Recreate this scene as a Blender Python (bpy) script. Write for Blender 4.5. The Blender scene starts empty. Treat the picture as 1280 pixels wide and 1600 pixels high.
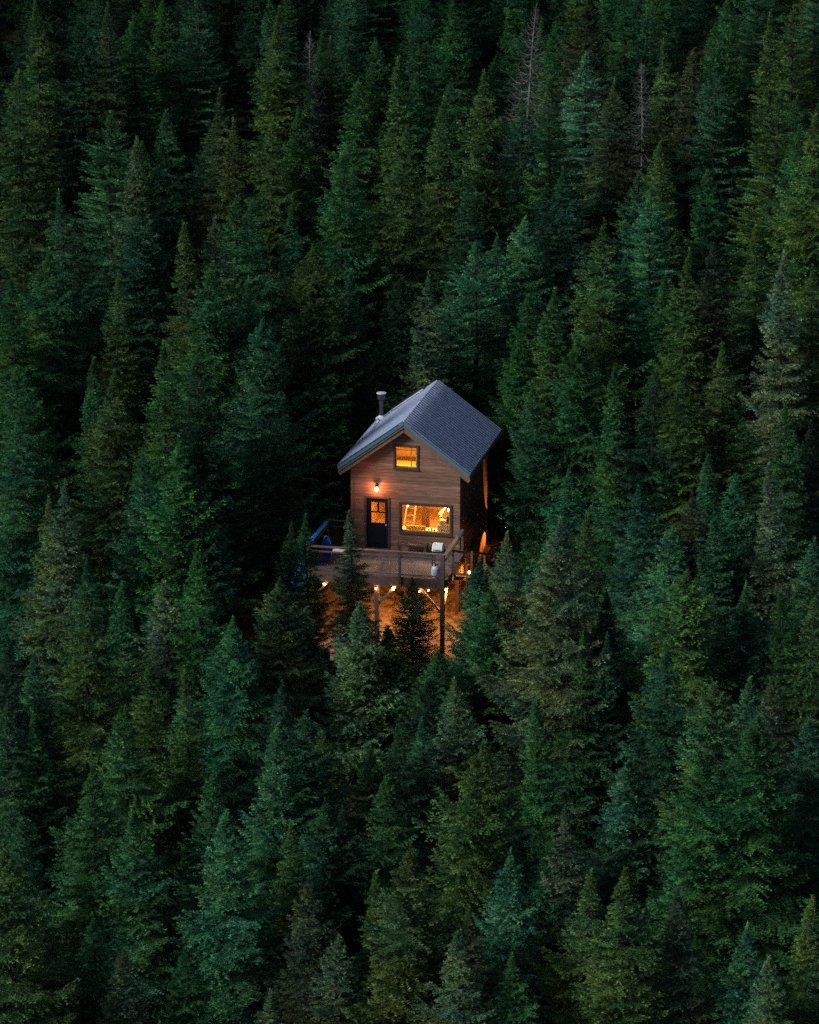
import bpy, math, random
import numpy as np
from mathutils import Vector, Matrix
random.seed(7)
S = bpy.context.scene
COL = S.collection
R = math.radians

# ------------------------------------------------------------------ camera
CAM_Z = 41.0                      # camera height; the ground at the deck post is about z = 0
PITCH = 0.3004                    # looking down 17.2 degrees
FPX = 4909.0                      # focal length in pixels of a 1280 px wide picture
cam = bpy.data.cameras.new('camera')
cam.sensor_fit = 'HORIZONTAL'; cam.sensor_width = 36.0
cam.lens = 36.0 * FPX / 1280.0
cam.clip_start = 1.0; cam.clip_end = 3000.0
cam.dof.use_dof = False
co = bpy.data.objects.new('camera', cam); COL.objects.link(co)
co.location = (0, 0, CAM_Z); co.rotation_euler = (math.pi / 2 - PITCH, 0, 0)
S.camera = co

# ------------------------------------------------------------------ dusk sky, weak soft sun, exposure
SUN_EL, SUN_AZ = R(30), R(252)    # azimuth clockwise from +Y: behind the camera, to its left
w = bpy.data.worlds.new("World"); S.world = w; w.use_nodes = True
nt = w.node_tree; nt.nodes.clear()
sky = nt.nodes.new('ShaderNodeTexSky'); sky.sky_type = 'NISHITA'; sky.sun_disc = False
sky.sun_elevation = SUN_EL; sky.sun_rotation = SUN_AZ
sky.ozone_density = 3.0; sky.air_density = 1.2
bg = nt.nodes.new('ShaderNodeBackground'); bg.inputs['Strength'].default_value = 0.05
wo = nt.nodes.new('ShaderNodeOutputWorld')
nt.links.new(sky.outputs[0], bg.inputs[0]); nt.links.new(bg.outputs[0], wo.inputs[0])
sl = bpy.data.lights.new('sun', 'SUN'); sl.energy = 3.4; sl.angle = R(22); sl.color = (1.0, .99, .93)
so = bpy.data.objects.new('sun', sl); COL.objects.link(so)
sd = Vector((math.sin(SUN_AZ) * math.cos(SUN_EL), math.cos(SUN_AZ) * math.cos(SUN_EL), math.sin(SUN_EL)))
so.rotation_euler = sd.to_track_quat('Z', 'Y').to_euler(); so.location = (0, 0, 80)
S.view_settings.view_transform = 'Standard'; S.view_settings.look = 'None'
S.view_settings.exposure = 0.2; S.view_settings.gamma = 1.0
S.render.engine = 'CYCLES'
S.cycles.use_denoising = False
S.cycles.max_bounces = 6; S.cycles.diffuse_bounces = 2; S.cycles.glossy_bounces = 2
S.cycles.transparent_max_bounces = 12; S.cycles.sample_clamp_indirect = 4.0

# ------------------------------------------------------------------ materials
def new_mat(name):
    m = bpy.data.materials.new(name); m.use_nodes = True
    n = m.node_tree.nodes; b = n['Principled BSDF']
    return m, m.node_tree, n, b

def simple(name, col, rough=.6, metal=0., spec=.5, noise=0., nscale=8., bump=0.):
    m, t, n, b = new_mat(name)
    b.inputs['Roughness'].default_value = rough; b.inputs['Metallic'].default_value = metal
    b.inputs['Specular IOR Level'].default_value = spec
    b.inputs['Base Color'].default_value = (*col, 1)
    if noise or bump:
        tc = n.new('ShaderNodeTexCoord'); nz = n.new('ShaderNodeTexNoise')
        nz.inputs['Scale'].default_value = nscale; nz.inputs['Detail'].default_value = 5
        t.links.new(tc.outputs['Object'], nz.inputs['Vector'])
        if noise:
            mr = n.new('ShaderNodeMapRange'); mr.inputs[1].default_value = .3; mr.inputs[2].default_value = .7
            mr.inputs[3].default_value = 1 - noise; mr.inputs[4].default_value = 1 + noise
            mx = n.new('ShaderNodeMix'); mx.data_type = 'RGBA'; mx.blend_type = 'MULTIPLY'; mx.inputs[0].default_value = 1
            mx.inputs[6].default_value = (*col, 1)
            t.links.new(nz.outputs[0], mr.inputs[0]); t.links.new(mr.outputs[0], mx.inputs[7])
            t.links.new(mx.outputs[2], b.inputs['Base Color'])
        if bump:
            bp = n.new('ShaderNodeBump'); bp.inputs['Strength'].default_value = bump; bp.inputs['Distance'].default_value = .02
            t.links.new(nz.outputs[0], bp.inputs['Height']); t.links.new(bp.outputs[0], b.inputs['Normal'])
    return m

def wood(name, col, board=.12, axis=2, grain=(1, 1, 14), vary=.28, groove=.45, rough=.75):
    """boards stacked along one object axis, each its own tone, with grooves and grain"""
    m, t, n, b = new_mat(name); L = t.links.new
    b.inputs['Roughness'].default_value = rough; b.inputs['Specular IOR Level'].default_value = .25
    tc = n.new('ShaderNodeTexCoord'); sp = n.new('ShaderNodeSeparateXYZ'); L(tc.outputs['Object'], sp.inputs[0])
    dv = n.new('ShaderNodeMath'); dv.operation = 'DIVIDE'; dv.inputs[1].default_value = board; L(sp.outputs[axis], dv.inputs[0])
    fl = n.new('ShaderNodeMath'); fl.operation = 'FLOOR'; L(dv.outputs[0], fl.inputs[0])
    fr = n.new('ShaderNodeMath'); fr.operation = 'FRACT'; L(dv.outputs[0], fr.inputs[0])
    wn = n.new('ShaderNodeTexWhiteNoise'); wn.noise_dimensions = '1D'; L(fl.outputs[0], wn.inputs['W'])
    mp = n.new('ShaderNodeMapping'); mp.inputs['Scale'].default_value = grain; L(tc.outputs['Object'], mp.inputs[0])
    ad = n.new('ShaderNodeVectorMath'); ad.operation = 'ADD'; L(mp.outputs[0], ad.inputs[0]); L(wn.outputs['Color'], ad.inputs[1])
    nz = n.new('ShaderNodeTexNoise'); nz.inputs['Scale'].default_value = 2.2; nz.inputs['Detail'].default_value = 6; L(ad.outputs[0], nz.inputs['Vector'])
    m1 = n.new('ShaderNodeMapRange'); m1.inputs[3].default_value = 1 - vary; m1.inputs[4].default_value = 1 + vary; L(wn.outputs['Value'], m1.inputs[0])
    m2 = n.new('ShaderNodeMapRange'); m2.inputs[1].default_value = .3; m2.inputs[2].default_value = .7
    m2.inputs[3].default_value = .65; m2.inputs[4].default_value = 1.35; L(nz.outputs[0], m2.inputs[0])
    mg = n.new('ShaderNodeMapRange'); mg.inputs[1].default_value = .03; mg.inputs[2].default_value = .16
    mg.inputs[3].default_value = groove; mg.inputs[4].default_value = 1.0; L(fr.outputs[0], mg.inputs[0])
    a = n.new('ShaderNodeMath'); a.operation = 'MULTIPLY'; L(m1.outputs[0], a.inputs[0]); L(m2.outputs[0], a.inputs[1])
    c = n.new('ShaderNodeMath'); c.operation = 'MULTIPLY'; L(a.outputs[0], c.inputs[0]); L(mg.outputs[0], c.inputs[1])
    mx = n.new('ShaderNodeMix'); mx.data_type = 'RGBA'; mx.blend_type = 'MULTIPLY'; mx.inputs[0].default_value = 1
    mx.inputs[6].default_value = (*col, 1); L(c.outputs[0], mx.inputs[7]); L(mx.outputs[2], b.inputs['Base Color'])
    bp = n.new('ShaderNodeBump'); bp.inputs['Strength'].default_value = .6; bp.inputs['Distance'].default_value = .015
    L(fr.outputs[0], bp.inputs['Height']); L(bp.outputs[0], b.inputs['Normal'])
    return m

def emit(name, col, s):
    m, t, n, b = new_mat(name)
    b.inputs['Base Color'].default_value = (0, 0, 0, 1)
    b.inputs['Emission Color'].default_value = (*col, 1); b.inputs['Emission Strength'].default_value = s
    return m

def glass(name):
    m = bpy.data.materials.new(name); m.use_nodes = True; t = m.node_tree; n = t.nodes; n.clear()
    o = n.new('ShaderNodeOutputMaterial'); mx = n.new('ShaderNodeMixShader'); tr = n.new('ShaderNodeBsdfTransparent')
    gl = n.new('ShaderNodeBsdfGlossy'); gl.inputs['Roughness'].default_value = .03
    lw = n.new('ShaderNodeLayerWeight'); lw.inputs[0].default_value = .25
    t.links.new(lw.outputs['Fresnel'], mx.inputs[0]); t.links.new(tr.outputs[0], mx.inputs[1]); t.links.new(gl.outputs[0], mx.inputs[2])
    t.links.new(mx.outputs[0], o.inputs[0]); return m

def foliage(name, transl=.25):
    m, t, n, b = new_mat(name); L = t.links.new
    b.inputs['Roughness'].default_value = .6; b.inputs['Specular IOR Level'].default_value = .22
    oi = n.new('ShaderNodeObjectInfo'); at = n.new('ShaderNodeAttribute'); at.attribute_name = 'tint'
    hs = n.new('ShaderNodeMix'); hs.data_type = 'RGBA'; hs.blend_type = 'MULTIPLY'; hs.inputs[0].default_value = 1
    L(oi.outputs['Color'], hs.inputs[6]); L(at.outputs['Color'], hs.inputs[7])
    tc = n.new('ShaderNodeTexCoord'); nz = n.new('ShaderNodeTexNoise'); nz.inputs['Scale'].default_value = 1.1; nz.inputs['Detail'].default_value = 3
    va = n.new('ShaderNodeVectorMath'); va.operation = 'ADD'; L(tc.outputs['Object'], va.inputs[0])
    cb = n.new('ShaderNodeCombineXYZ'); mu = n.new('ShaderNodeMath'); mu.operation = 'MULTIPLY'; mu.inputs[1].default_value = 50
    L(oi.outputs['Random'], mu.inputs[0]); L(mu.outputs[0], cb.inputs[0]); L(cb.outputs[0], va.inputs[1]); L(va.outputs[0], nz.inputs['Vector'])
    mr = n.new('ShaderNodeMapRange'); mr.inputs[1].default_value = .32; mr.inputs[2].default_value = .68
    mr.inputs[3].default_value = .62; mr.inputs[4].default_value = 1.45; L(nz.outputs[0], mr.inputs[0])
    mx = n.new('ShaderNodeMix'); mx.data_type = 'RGBA'; mx.blend_type = 'MULTIPLY'; mx.inputs[0].default_value = 1
    h2 = n.new('ShaderNodeTexNoise'); h2.inputs['Scale'].default_value = .55; h2.inputs['Detail'].default_value = 4; L(va.outputs[0], h2.inputs['Vector'])
    rp_ = n.new('ShaderNodeValToRGB'); rp_.color_ramp.elements[0].position = .36; rp_.color_ramp.elements[0].color = (.78, .98, 1.12, 1)
    rp_.color_ramp.elements[1].position = .64; rp_.color_ramp.elements[1].color = (1.35, 1.06, .80, 1); L(h2.outputs[0], rp_.inputs[0])
    h3 = n.new('ShaderNodeMix'); h3.data_type = 'RGBA'; h3.blend_type = 'MULTIPLY'; h3.inputs[0].default_value = 1
    L(hs.outputs[2], h3.inputs[6]); L(rp_.outputs[0], h3.inputs[7])
    L(h3.outputs[2], mx.inputs[6]); L(mr.outputs[0], mx.inputs[7]); L(mx.outputs[2], b.inputs['Base Color'])
    if transl:
        o = n['Material Output']; ms = n.new('ShaderNodeMixShader'); ms.inputs[0].default_value = transl
        tb = n.new('ShaderNodeBsdfTranslucent'); L(mx.outputs[2], tb.inputs[0])
        L(b.outputs[0], ms.inputs[1]); L(tb.outputs[0], ms.inputs[2]); L(ms.outputs[0], o.inputs[0])
    return m

M = dict(
    needles=foliage('spruce_needles'),
    bare=foliage('dead_twigs', 0),
    bark=simple('spruce_bark', (.028, .026, .022), .9, noise=.4, nscale=9, bump=.5),
    deadbark=simple('grey_dead_bark', (.17, .155, .16), .9, noise=.3, nscale=9),
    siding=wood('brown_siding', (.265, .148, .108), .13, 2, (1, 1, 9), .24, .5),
    siding_shaded=wood('brown_siding_shaded', (.20, .11, .09), .13, 2, (1, 1, 9), .15, .6),  # darker copy of the siding, tree shade put into its colour
    plywood=wood('orange_plywood', (.40, .20, .085), .62, 1, (1, 5, 1), .12, .4),
    trim=simple('dark_wood_trim', (.075, .045, .035), .75, noise=.3, nscale=14),
    postwood=simple('weathered_post', (.11, .07, .065), .8, noise=.35, nscale=10),
    railwood=simple('weathered_rail', (.125, .09, .085), .75, noise=.25, nscale=10),
    decking=wood('deck_boards', (.13, .10, .11), .145, 1, (6, 1, 1), .16, .5),
    soffit=simple('soffit_board', (.17, .105, .08), .7, noise=.25, nscale=9),
    roofm=simple('corrugated_metal', (.34, .40, .58), .5, .2, .5, noise=.16, nscale=3.2),
    ridge=simple('ridge_metal', (.42, .43, .56), .5, .2, .5, noise=.12, nscale=4),
    fascia=simple('blue_drip_edge', (.10, .24, .33), .4, .3),
    blackpipe=simple('dark_flue', (.09, .095, .12), .4, .6),
    whitemetal=simple('white_metal', (.70, .72, .78), .4, .1, noise=.1, nscale=12),
    panel=simple('solar_glass', (.03, .035, .06), .12, .2, .8),
    door=simple('black_door', (.010, .012, .02), .8, spec=.1, noise=.2, nscale=6),
    inwood=wood('honey_pine_boards', (.60, .31, .10), .15, 2, (1, 1, 8), .15, .55),
    infloor=wood('pine_floor', (.50, .26, .09), .12, 0, (1, 6, 1), .15, .5),
    cream=simple('cream_paint', (.75, .66, .48), .5),
    darkwood=simple('dark_interior_wood', (.16, .075, .03), .6, noise=.2),
    yellow=simple('mustard_cloth', (.55, .38, .08), .9, noise=.2, nscale=20),
    leaf=simple('houseplant_leaf', (.05, .10, .03), .5, noise=.3),
    clay=simple('clay_pot', (.35, .14, .07), .7),
    blue=simple('blue_tarp_cloth', (.02, .30, .95), .5, 0, .5, noise=.25, nscale=4, bump=.8),
    bluep=simple('blue_plastic', (.01, .12, .55), .35, noise=.15, nscale=5),
    black=simple('black_enamel', (.02, .02, .022), .4),
    cable=simple('black_cable', (.02, .02, .02), .6),
    concrete=simple('concrete_pier', (.3, .29, .28), .9, noise=.2, nscale=8),
    bulb=emit('bulb_glow', (1.0, .50, .14), 60),
    porch=emit('porch_glow', (1.0, .48, .20), 26),
    pend=emit('pendant_glow', (1.0, .66, .28), 14),
    glass=glass('window_glass'),
)

def ground_mat():
    m, t, n, b = new_mat('forest_floor'); L = t.links.new
    b.inputs['Roughness'].default_value = .95; b.inputs['Specular IOR Level'].default_value = .1
    tc = n.new('ShaderNodeTexCoord')
    n1 = n.new('ShaderNodeTexNoise'); n1.inputs['Scale'].default_value = .9; n1.inputs['Detail'].default_value = 8
    n2 = n.new('ShaderNodeTexNoise'); n2.inputs['Scale'].default_value = 9; n2.inputs['Detail'].default_value = 6
    L(tc.outputs['Object'], n1.inputs['Vector']); L(tc.outputs['Object'], n2.inputs['Vector'])
    cr = n.new('ShaderNodeValToRGB'); e = cr.color_ramp.elements
    e[0].position = .35; e[0].color = (.03, .036, .016, 1); e[1].position = .62; e[1].color = (.085, .06, .035, 1)
    x = cr.color_ramp.elements.new(.5); x.color = (.045, .045, .022, 1)
    L(n1.outputs[0], cr.inputs[0])
    c2 = n.new('ShaderNodeMapRange'); c2.inputs[1].default_value = .3; c2.inputs[2].default_value = .7; c2.inputs[3].default_value = .5; c2.inputs[4].default_value = 1.6
    L(n2.outputs[0], c2.inputs[0])
    mx = n.new('ShaderNodeMix'); mx.data_type = 'RGBA'; mx.blend_type = 'MULTIPLY'; mx.inputs[0].default_value = 1
    L(cr.outputs[0], mx.inputs[6]); L(c2.outputs[0], mx.inputs[7]); L(mx.outputs[2], b.inputs['Base Color'])
    bp = n.new('ShaderNodeBump'); bp.inputs['Strength'].default_value = .9; bp.inputs['Distance'].default_value = .08
    L(n2.outputs[0], bp.inputs['Height']); L(bp.outputs[0], b.inputs['Normal'])
    return m
M['ground'] = ground_mat()

# ------------------------------------------------------------------ mesh helpers
class MB:
    def __init__(s): s.v = []; s.f = []
    def add(s, vs, fs):
        k = len(s.v); s.v += [tuple(v) for v in vs]; s.f += [tuple(i + k for i in f) for f in fs]; return s
    def box(s, x0, x1, y0, y1, z0, z1):
        return s.add([(x0, y0, z0), (x1, y0, z0), (x1, y1, z0), (x0, y1, z0), (x0, y0, z1), (x1, y0, z1), (x1, y1, z1), (x0, y1, z1)],
                     [(0, 3, 2, 1), (4, 5, 6, 7), (0, 1, 5, 4), (1, 2, 6, 5), (2, 3, 7, 6), (3, 0, 4, 7)])
    def beam(s, a, b, w, h, up=(0, 0, 1)):
        a = Vector(a); b = Vector(b); d = (b - a).normalized(); u = Vector(up)
        sd = d.cross(u)
        if sd.length < 1e-4: sd = d.cross(Vector((1, 0, 0)))
        sd.normalize(); u = sd.cross(d).normalized()
        P = [c + sd * (i * w / 2) + u * (j * h / 2) for c in (a, b) for i, j in ((-1, -1), (1, -1), (1, 1), (-1, 1))]
        return s.add(P, [(3, 2, 1, 0), (4, 5, 6, 7), (0, 1, 5, 4), (1, 2, 6, 5), (2, 3, 7, 6), (3, 0, 4, 7)])
    def lathe(s, prof, n=16, c=(0, 0, 0), ax=None):
        vs = []; fs = []
        for r, z in prof:
            for i in range(n):
                t = 2 * math.pi * i / n; vs.append(Vector((r * math.cos(t), r * math.sin(t), z)))
        if ax is not None:
            q = Vector((0, 0, 1)).rotation_difference(Vector(ax)); vs = [q @ v for v in vs]
        vs = [v + Vector(c) for v in vs]
        for j in range(len(prof) - 1):
            for i in range(n):
                fs.append((j * n + i, j * n + (i + 1) % n, (j + 1) * n + (i + 1) % n, (j + 1) * n + i))
        fs.append(tuple(range(n))[::-1]); fs.append(tuple((len(prof) - 1) * n + i for i in range(n)))
        return s.add(vs, fs)
    def tube(s, pts, r, n=6):
        pts = [Vector(p) for p in pts]; k = len(s.v); rs = r if isinstance(r, (list, tuple)) else [r] * len(pts)
        for i, p in enumerate(pts):
            d = (pts[min(i + 1, len(pts) - 1)] - pts[max(i - 1, 0)]).normalized()
            a = d.cross(Vector((0, 0, 1)))
            if a.length < 1e-3: a = d.cross(Vector((1, 0, 0)))
            a.normalize(); b = d.cross(a)
            for j in range(n):
                t = 2 * math.pi * j / n; s.v.append(tuple(p + (a * math.cos(t) + b * math.sin(t)) * rs[i]))
        for i in range(len(pts) - 1):
            for j in range(n):
                s.f.append((k + i * n + j, k + i * n + (j + 1) % n, k + (i + 1) * n + (j + 1) % n, k + (i + 1) * n + j))
        s.f.append(tuple(k + j for j in range(n))[::-1]); s.f.append(tuple(k + (len(pts) - 1) * n + j for j in range(n)))
        return s
    def build(s, name, mat, parent=None, origin=(0, 0, 0), smooth=False, bevel=0.):
        me = bpy.data.meshes.new(name); o = Vector(origin)
        me.from_pydata([tuple(Vector(v) - o) for v in s.v], [], s.f); me.update()
        me.materials.append(mat)
        if smooth:
            me.polygons.foreach_set('use_smooth', [True] * len(me.polygons))
        ob = bpy.data.objects.new(name, me); COL.objects.link(ob)
        ob.location = o
        if parent is not None: ob.parent = parent
        if bevel:
            b = ob.modifiers.new('edge', 'BEVEL'); b.width = bevel; b.segments = 2; b.limit_method = 'ANGLE'
        return ob

def tag(o, label, cat, group=None, kind=None):
    if label: o['label'] = label
    if cat: o['category'] = cat
    if group: o['group'] = group
    if kind: o['kind'] = kind
    return o

# house frame: x along the front wall, y back into the house, z up from the deck boards
HA = 0.2162; HO = Vector((-2.276, 117.755, CAM_Z - 37.913))
HROT = Matrix.Rotation(-HA, 4, 'Z')
def hw(p): return HO + (HROT @ Vector(p))
def house_thing(name, base, label, cat, group=None):
    e = bpy.data.objects.new(name, None); COL.objects.link(e)
    e.empty_display_size = .3
    e.location = hw(base); e.rotation_euler = (0, 0, -HA)
    tag(e, label, cat, group); e['_b'] = tuple(base)
    return e
def hp(mb, name, mat, parent, smooth=False, bevel=0., top=None):
    """build a part whose vertices are in house coordinates under a thing (or a part of it)"""
    root = parent
    while root.parent is not None: root = root.parent
    b = Vector(root['_b'])
    mb.v = [tuple(Vector(v) - b) for v in mb.v]
    ob = mb.build(name, mat, None, smooth=smooth, bevel=bevel)
    ob.parent = parent
    return ob
def hlight(kind, p, energy, col, parent, radius=.04, name='lamp_light', **kw):
    l = bpy.data.lights.new(name, kind); l.energy = energy; l.color = col; l.shadow_soft_size = radius
    for k, v in kw.items(): setattr(l, k, v)
    o = bpy.data.objects.new(name, l); COL.objects.link(o)
    root = parent
    while root.parent is not None: root = root.parent
    o.parent = parent; o.location = Vector(p) - Vector(root['_b'])
    return o

# ------------------------------------------------------------------ terrain
def terrain(x, y):
    x = np.asarray(x, float); y = np.asarray(y, float)
    d = y - 114.0
    base = .12 * d + .125 * 5 * np.logaddexp(0, d / 5) - .125 * 5 * math.log(2)
    und = (1.3 * np.sin(x * .13 + 1.0) * np.cos(y * .055 + .4) + .7 * np.sin(x * .31 - y * .17) + .35 * np.sin(y * .43 + x * .2))
    far = 1 - np.exp(-(((x - .5) / 11) ** 2 + ((y - 117) / 9) ** 2))
    hill = .0009 * np.clip(y - 230, 0, None) ** 2
    sm = lambda t: np.clip(t, 0, 1) ** 2 * (3 - 2 * np.clip(t, 0, 1))
    ridge = 125 * sm((-x - 42) / 50) * sm((y - 125) / 40)      # unseen steep shoulder added off to the left to shade the far slope
    return base + und * far + hill + ridge
def th(x, y): return float(terrain(x, y))

def build_ground():
    xs = np.concatenate([np.linspace(-420, -45, 26)[:-1], np.linspace(-45, 45, 150), np.linspace(45, 420, 26)[1:]])
    ys = np.concatenate([np.linspace(-60, 50, 12)[:-1], np.linspace(50, 220, 240), np.linspace(220, 600, 30)[1:]])
    X, Y = np.meshgrid(xs, ys); Z = terrain(X, Y)
    rg = np.random.RandomState(3)
    Z = Z + rg.normal(0, .035, Z.shape)
    nx, ny = len(xs), len(ys)
    v = np.stack([X, Y, Z], -1).reshape(-1, 3)
    i = np.arange(ny - 1)[:, None] * nx + np.arange(nx - 1)[None, :]
    f = np.stack([i, i + 1, i + nx + 1, i + nx], -1).reshape(-1, 4)
    me = bpy.data.meshes.new('ground'); me.from_pydata(v.tolist(), [], f.tolist()); me.update()
    me.polygons.foreach_set('use_smooth', [True] * len(me.polygons))
    me.materials.append(M['ground'])
    o = bpy.data.objects.new('ground', me); COL.objects.link(o); tag(o, 'dark brown forest floor rising behind the cabin', 'ground', kind='structure')
build_ground()

# ------------------------------------------------------------------ the cabin
W, D, OV, OF, DW = 4.33, 6.085, .451, .313, 5.76
ZE, ZR = 3.353, 5.277
SL = (ZR - ZE) / (W / 2 + OV)
def roofz(x): return ZR - abs(x - W / 2) * SL
WT = .14
RT = .17                                    # roof thickness
cabin = house_thing('wooden_cabin', (W / 2, DW / 2, -2.2), 'small brown timber cabin on stilts with a blue-grey metal roof and lit windows', 'cabin')

def gable_wall(y0, y1, holes, name, mat):
    """wall in the x-z plane with rectangular holes, its top following the roof"""
    zb = -.30
    xs = sorted({0, W, W / 2} | {v for h in holes for v in h[:2]})
    mb = MB()
    for xa, xb in zip(xs[:-1], xs[1:]):
        hs = sorted([h for h in holes if h[0] <= xa + 1e-6 and h[1] >= xb - 1e-6], key=lambda h: h[2])
        z = zb; segs = []
        for h in hs:
            if h[2] > z: segs.append((z, z, h[2], h[2]))
            z = h[3]
        ta, tb = roofz(xa) - RT * 1.15, roofz(xb) - RT * 1.15
        segs.append((z, z, ta, tb))
        for a0, b0, a1, b1 in segs:
            mb.add([(xa, y0, a0), (xb, y0, b0), (xb, y0, b1), (xa, y0, a1)], [(0, 1, 2, 3)])
            mb.add([(xa, y1, a0), (xb, y1, b0), (xb, y1, b1), (xa, y1, a1)], [(3, 2, 1, 0)])
    for (xa, xb, za, zc) in holes:
        mb.add([(xa, y0, za), (xb, y0, za), (xb, y1, za), (xa, y1, za)], [(3, 2, 1, 0)])
        mb.add([(xa, y0, zc), (xb, y0, zc), (xb, y1, zc), (xa, y1, zc)], [(0, 1, 2, 3)])
        mb.add([(xa, y0, za), (xa, y1, za), (xa, y1, zc), (xa, y0, zc)], [(0, 1, 2, 3)])
        mb.add([(xb, y0, za), (xb, y1, za), (xb, y1, zc), (xb, y0, zc)], [(3, 2, 1, 0)])
    mb.add([(0, y0, zb), (W, y0, zb), (W, y1, zb), (0, y1, zb)], [(0, 1, 2, 3)])
    return hp(mb, name, mat, cabin)

DOOR = (.60, 1.47, .02, 2.06)
WIN = (1.99, 3.94, .80, 1.90)
UPW = (1.76, 2.62, 3.40, 4.24)
fw = gable_wall(0, WT, [DOOR, WIN, UPW], 'wall', M['siding']); fw['label'] = 'brown front gable wall with door and two windows'
rw = gable_wall(DW - WT, DW, [], 'wall', M['siding'])
wz = roofz(0) - RT * 1.15
ml = MB().box(.0, WT, WT, DW - WT, -.3, wz); hp(ml, 'wall', M['siding_shaded'], cabin)
mr_ = MB().box(W - WT, W, WT, DW - WT, -.3, wz); sw = hp(mr_, 'wall', M['siding_shaded'], cabin); sw['label'] = 'dark side wall with a patch of orange lamplight'
# corner boards
for x0, x1 in ((-.022, .09), (W - .09, W + .022)):
    hp(MB().box(x0, x1, -.022, -.003, -.28, roofz(0) - .25), 'corner_board', M['siding'], cabin)
hp(MB().box(W + .003, W + .022, -.022, .09, -.28, roofz(0) - .25), 'corner_board', M['siding'], cabin)
# floor, loft, inner linings
hp(MB().box(WT, W - WT, WT, DW - WT, -.28, 0.0), 'floor', M['infloor'], cabin)
hp(MB().box(WT, W - WT, WT + .003, DW - WT, 2.42, 2.56), 'loft_floor', M['infloor'], cabin)
il = MB().box(WT + .003, WT + .03, WT + .003, DW - WT - .04, .003, 2.417).box(W - WT - .03, W - WT - .003, WT + .003, DW - WT - .04, .003, 2.417)
il.box(WT + .031, W - WT - .031, DW - WT - .035, DW - WT - .005, .003, 2.417)
hp(il, 'inner_lining', M['inwood'], cabin)
ll = MB().add([(WT + .05, 3.6, 2.563), (W - WT - .05, 3.6, 2.563), (W - WT - .05, 3.6, roofz(WT + .05) - .28), (W / 2, 3.6, ZR - .28), (WT + .05, 3.6, roofz(WT + .05) - .28)], [(0, 1, 2, 3, 4)]); hp(ll, 'loft_lining', M['inwood'], cabin)
hp(MB().box(WT + .03, W - WT - .03, 2.1, 2.25, 3.25, 3.45), 'tie_beam', M['darkwood'], cabin)
# rim joist under the house
rj = MB().box(.01, W - .01, .02, .10, -.56, -.303).box(.01, W - .01, DW - .1, DW - .02, -.56, -.303)
rj.box(.02, .1, .103, DW - .103, -.56, -.303).box(W - .1, W - .02, .103, DW - .103, -.56, -.303)
for k in range(1, 9): rj.box(.103, W - .103, .103 + k * .62, .15 + k * .62, -.54, -.31)
hp(rj, 'floor_joist', M['trim'], cabin)
# roof: corrugated sheets with real ribs
def roof_sheet(sgn):
    mb = MB(); nx = 5; pitch = .25; ny = int(round((D + OF) / pitch)) * 8; RJ = (0, .17, .34, .46, .5, .62, .8, .88)
    xe = W / 2 + sgn * (W / 2 + OV); L_ = math.hypot(W / 2 + OV, ZR - ZE)
    nrm = Vector((sgn * (ZR - ZE), 0, W / 2 + OV)).normalized()
    vs = []
    for j in range(ny + 1):
        y = -OF + (D + OF) * ((j // 8) + (0, .12, .24, .27, .4, .6, .8, .97)[j % 8]) * 8 / ny; ph = 0
        hgt = (.075, .075, .075, 0, 0, 0, 0, 0)[j % 8]
        for i in range(nx + 1):
            t = i / nx; p = Vector((W / 2 + (xe - W / 2) * t, y, ZR + (ZE - ZR) * t)) + nrm * (hgt + .002)
            vs.append(p)
    fs = []
    for j in range(ny):
        for i in range(nx):
            q = (j * (nx + 1) + i, j * (nx + 1) + i + 1, (j + 1) * (nx + 1) + i + 1, (j + 1) * (nx + 1) + i)
            fs.append(q if sgn < 0 else q[::-1])
    mb.add(vs, fs)
    # deck of the roof beneath the sheet
    a = Vector((W / 2, 0, ZR)); b = Vector((xe, 0, ZE)); dn = Vector((0, 0, -RT * 1.2))
    P = []
    for y in (-OF, D):
        for q in (a, b, b + dn, a + dn): P.append((q.x, y, q.z - .004))
    m2 = MB().add(P, [(0, 1, 2, 3), (7, 6, 5, 4), (0, 4, 5, 1), (1, 5, 6, 2), (2, 6, 7, 3)])
    return mb, m2
rf = None
for sgn in (-1, 1):
    sh, dk = roof_sheet(sgn)
    r_ = hp(sh, 'roof', M['roofm'], cabin, smooth=False)
    r_['label'] = 'blue-grey corrugated metal roof slope'
    hp(dk, 'roof_deck', M['soffit'], r_)
    if sgn == 1: rf = r_
    xe = W / 2 + sgn * (W / 2 + OV)
    # drip edge along the front and rear rake and the eave
    nn = Vector((sgn * (ZR - ZE), 0, W / 2 + OV)).normalized()
    e = MB()
    e.beam((W / 2, -OF - .012, ZR - .035), (xe, -OF - .012, ZE - .035), .02, .10)
    e.beam((W / 2, D + .012, ZR - .035), (xe, D + .012, ZE - .035), .02, .10)
    e.beam((xe + sgn * .012, -OF, ZE - .04), (xe + sgn * .012, D, ZE - .04), .02, .09)
    hp(e, 'drip_edge', M['fascia'], r_)
    # barge board set back under the drip edge
    bb = MB().beam((W / 2, -OF + .05, ZR - .30), (xe - sgn * .02, -OF + .05, ZE - .29), .035, .15)
    hp(bb, 'barge_board', M['soffit'], r_)
rc = MB()
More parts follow.
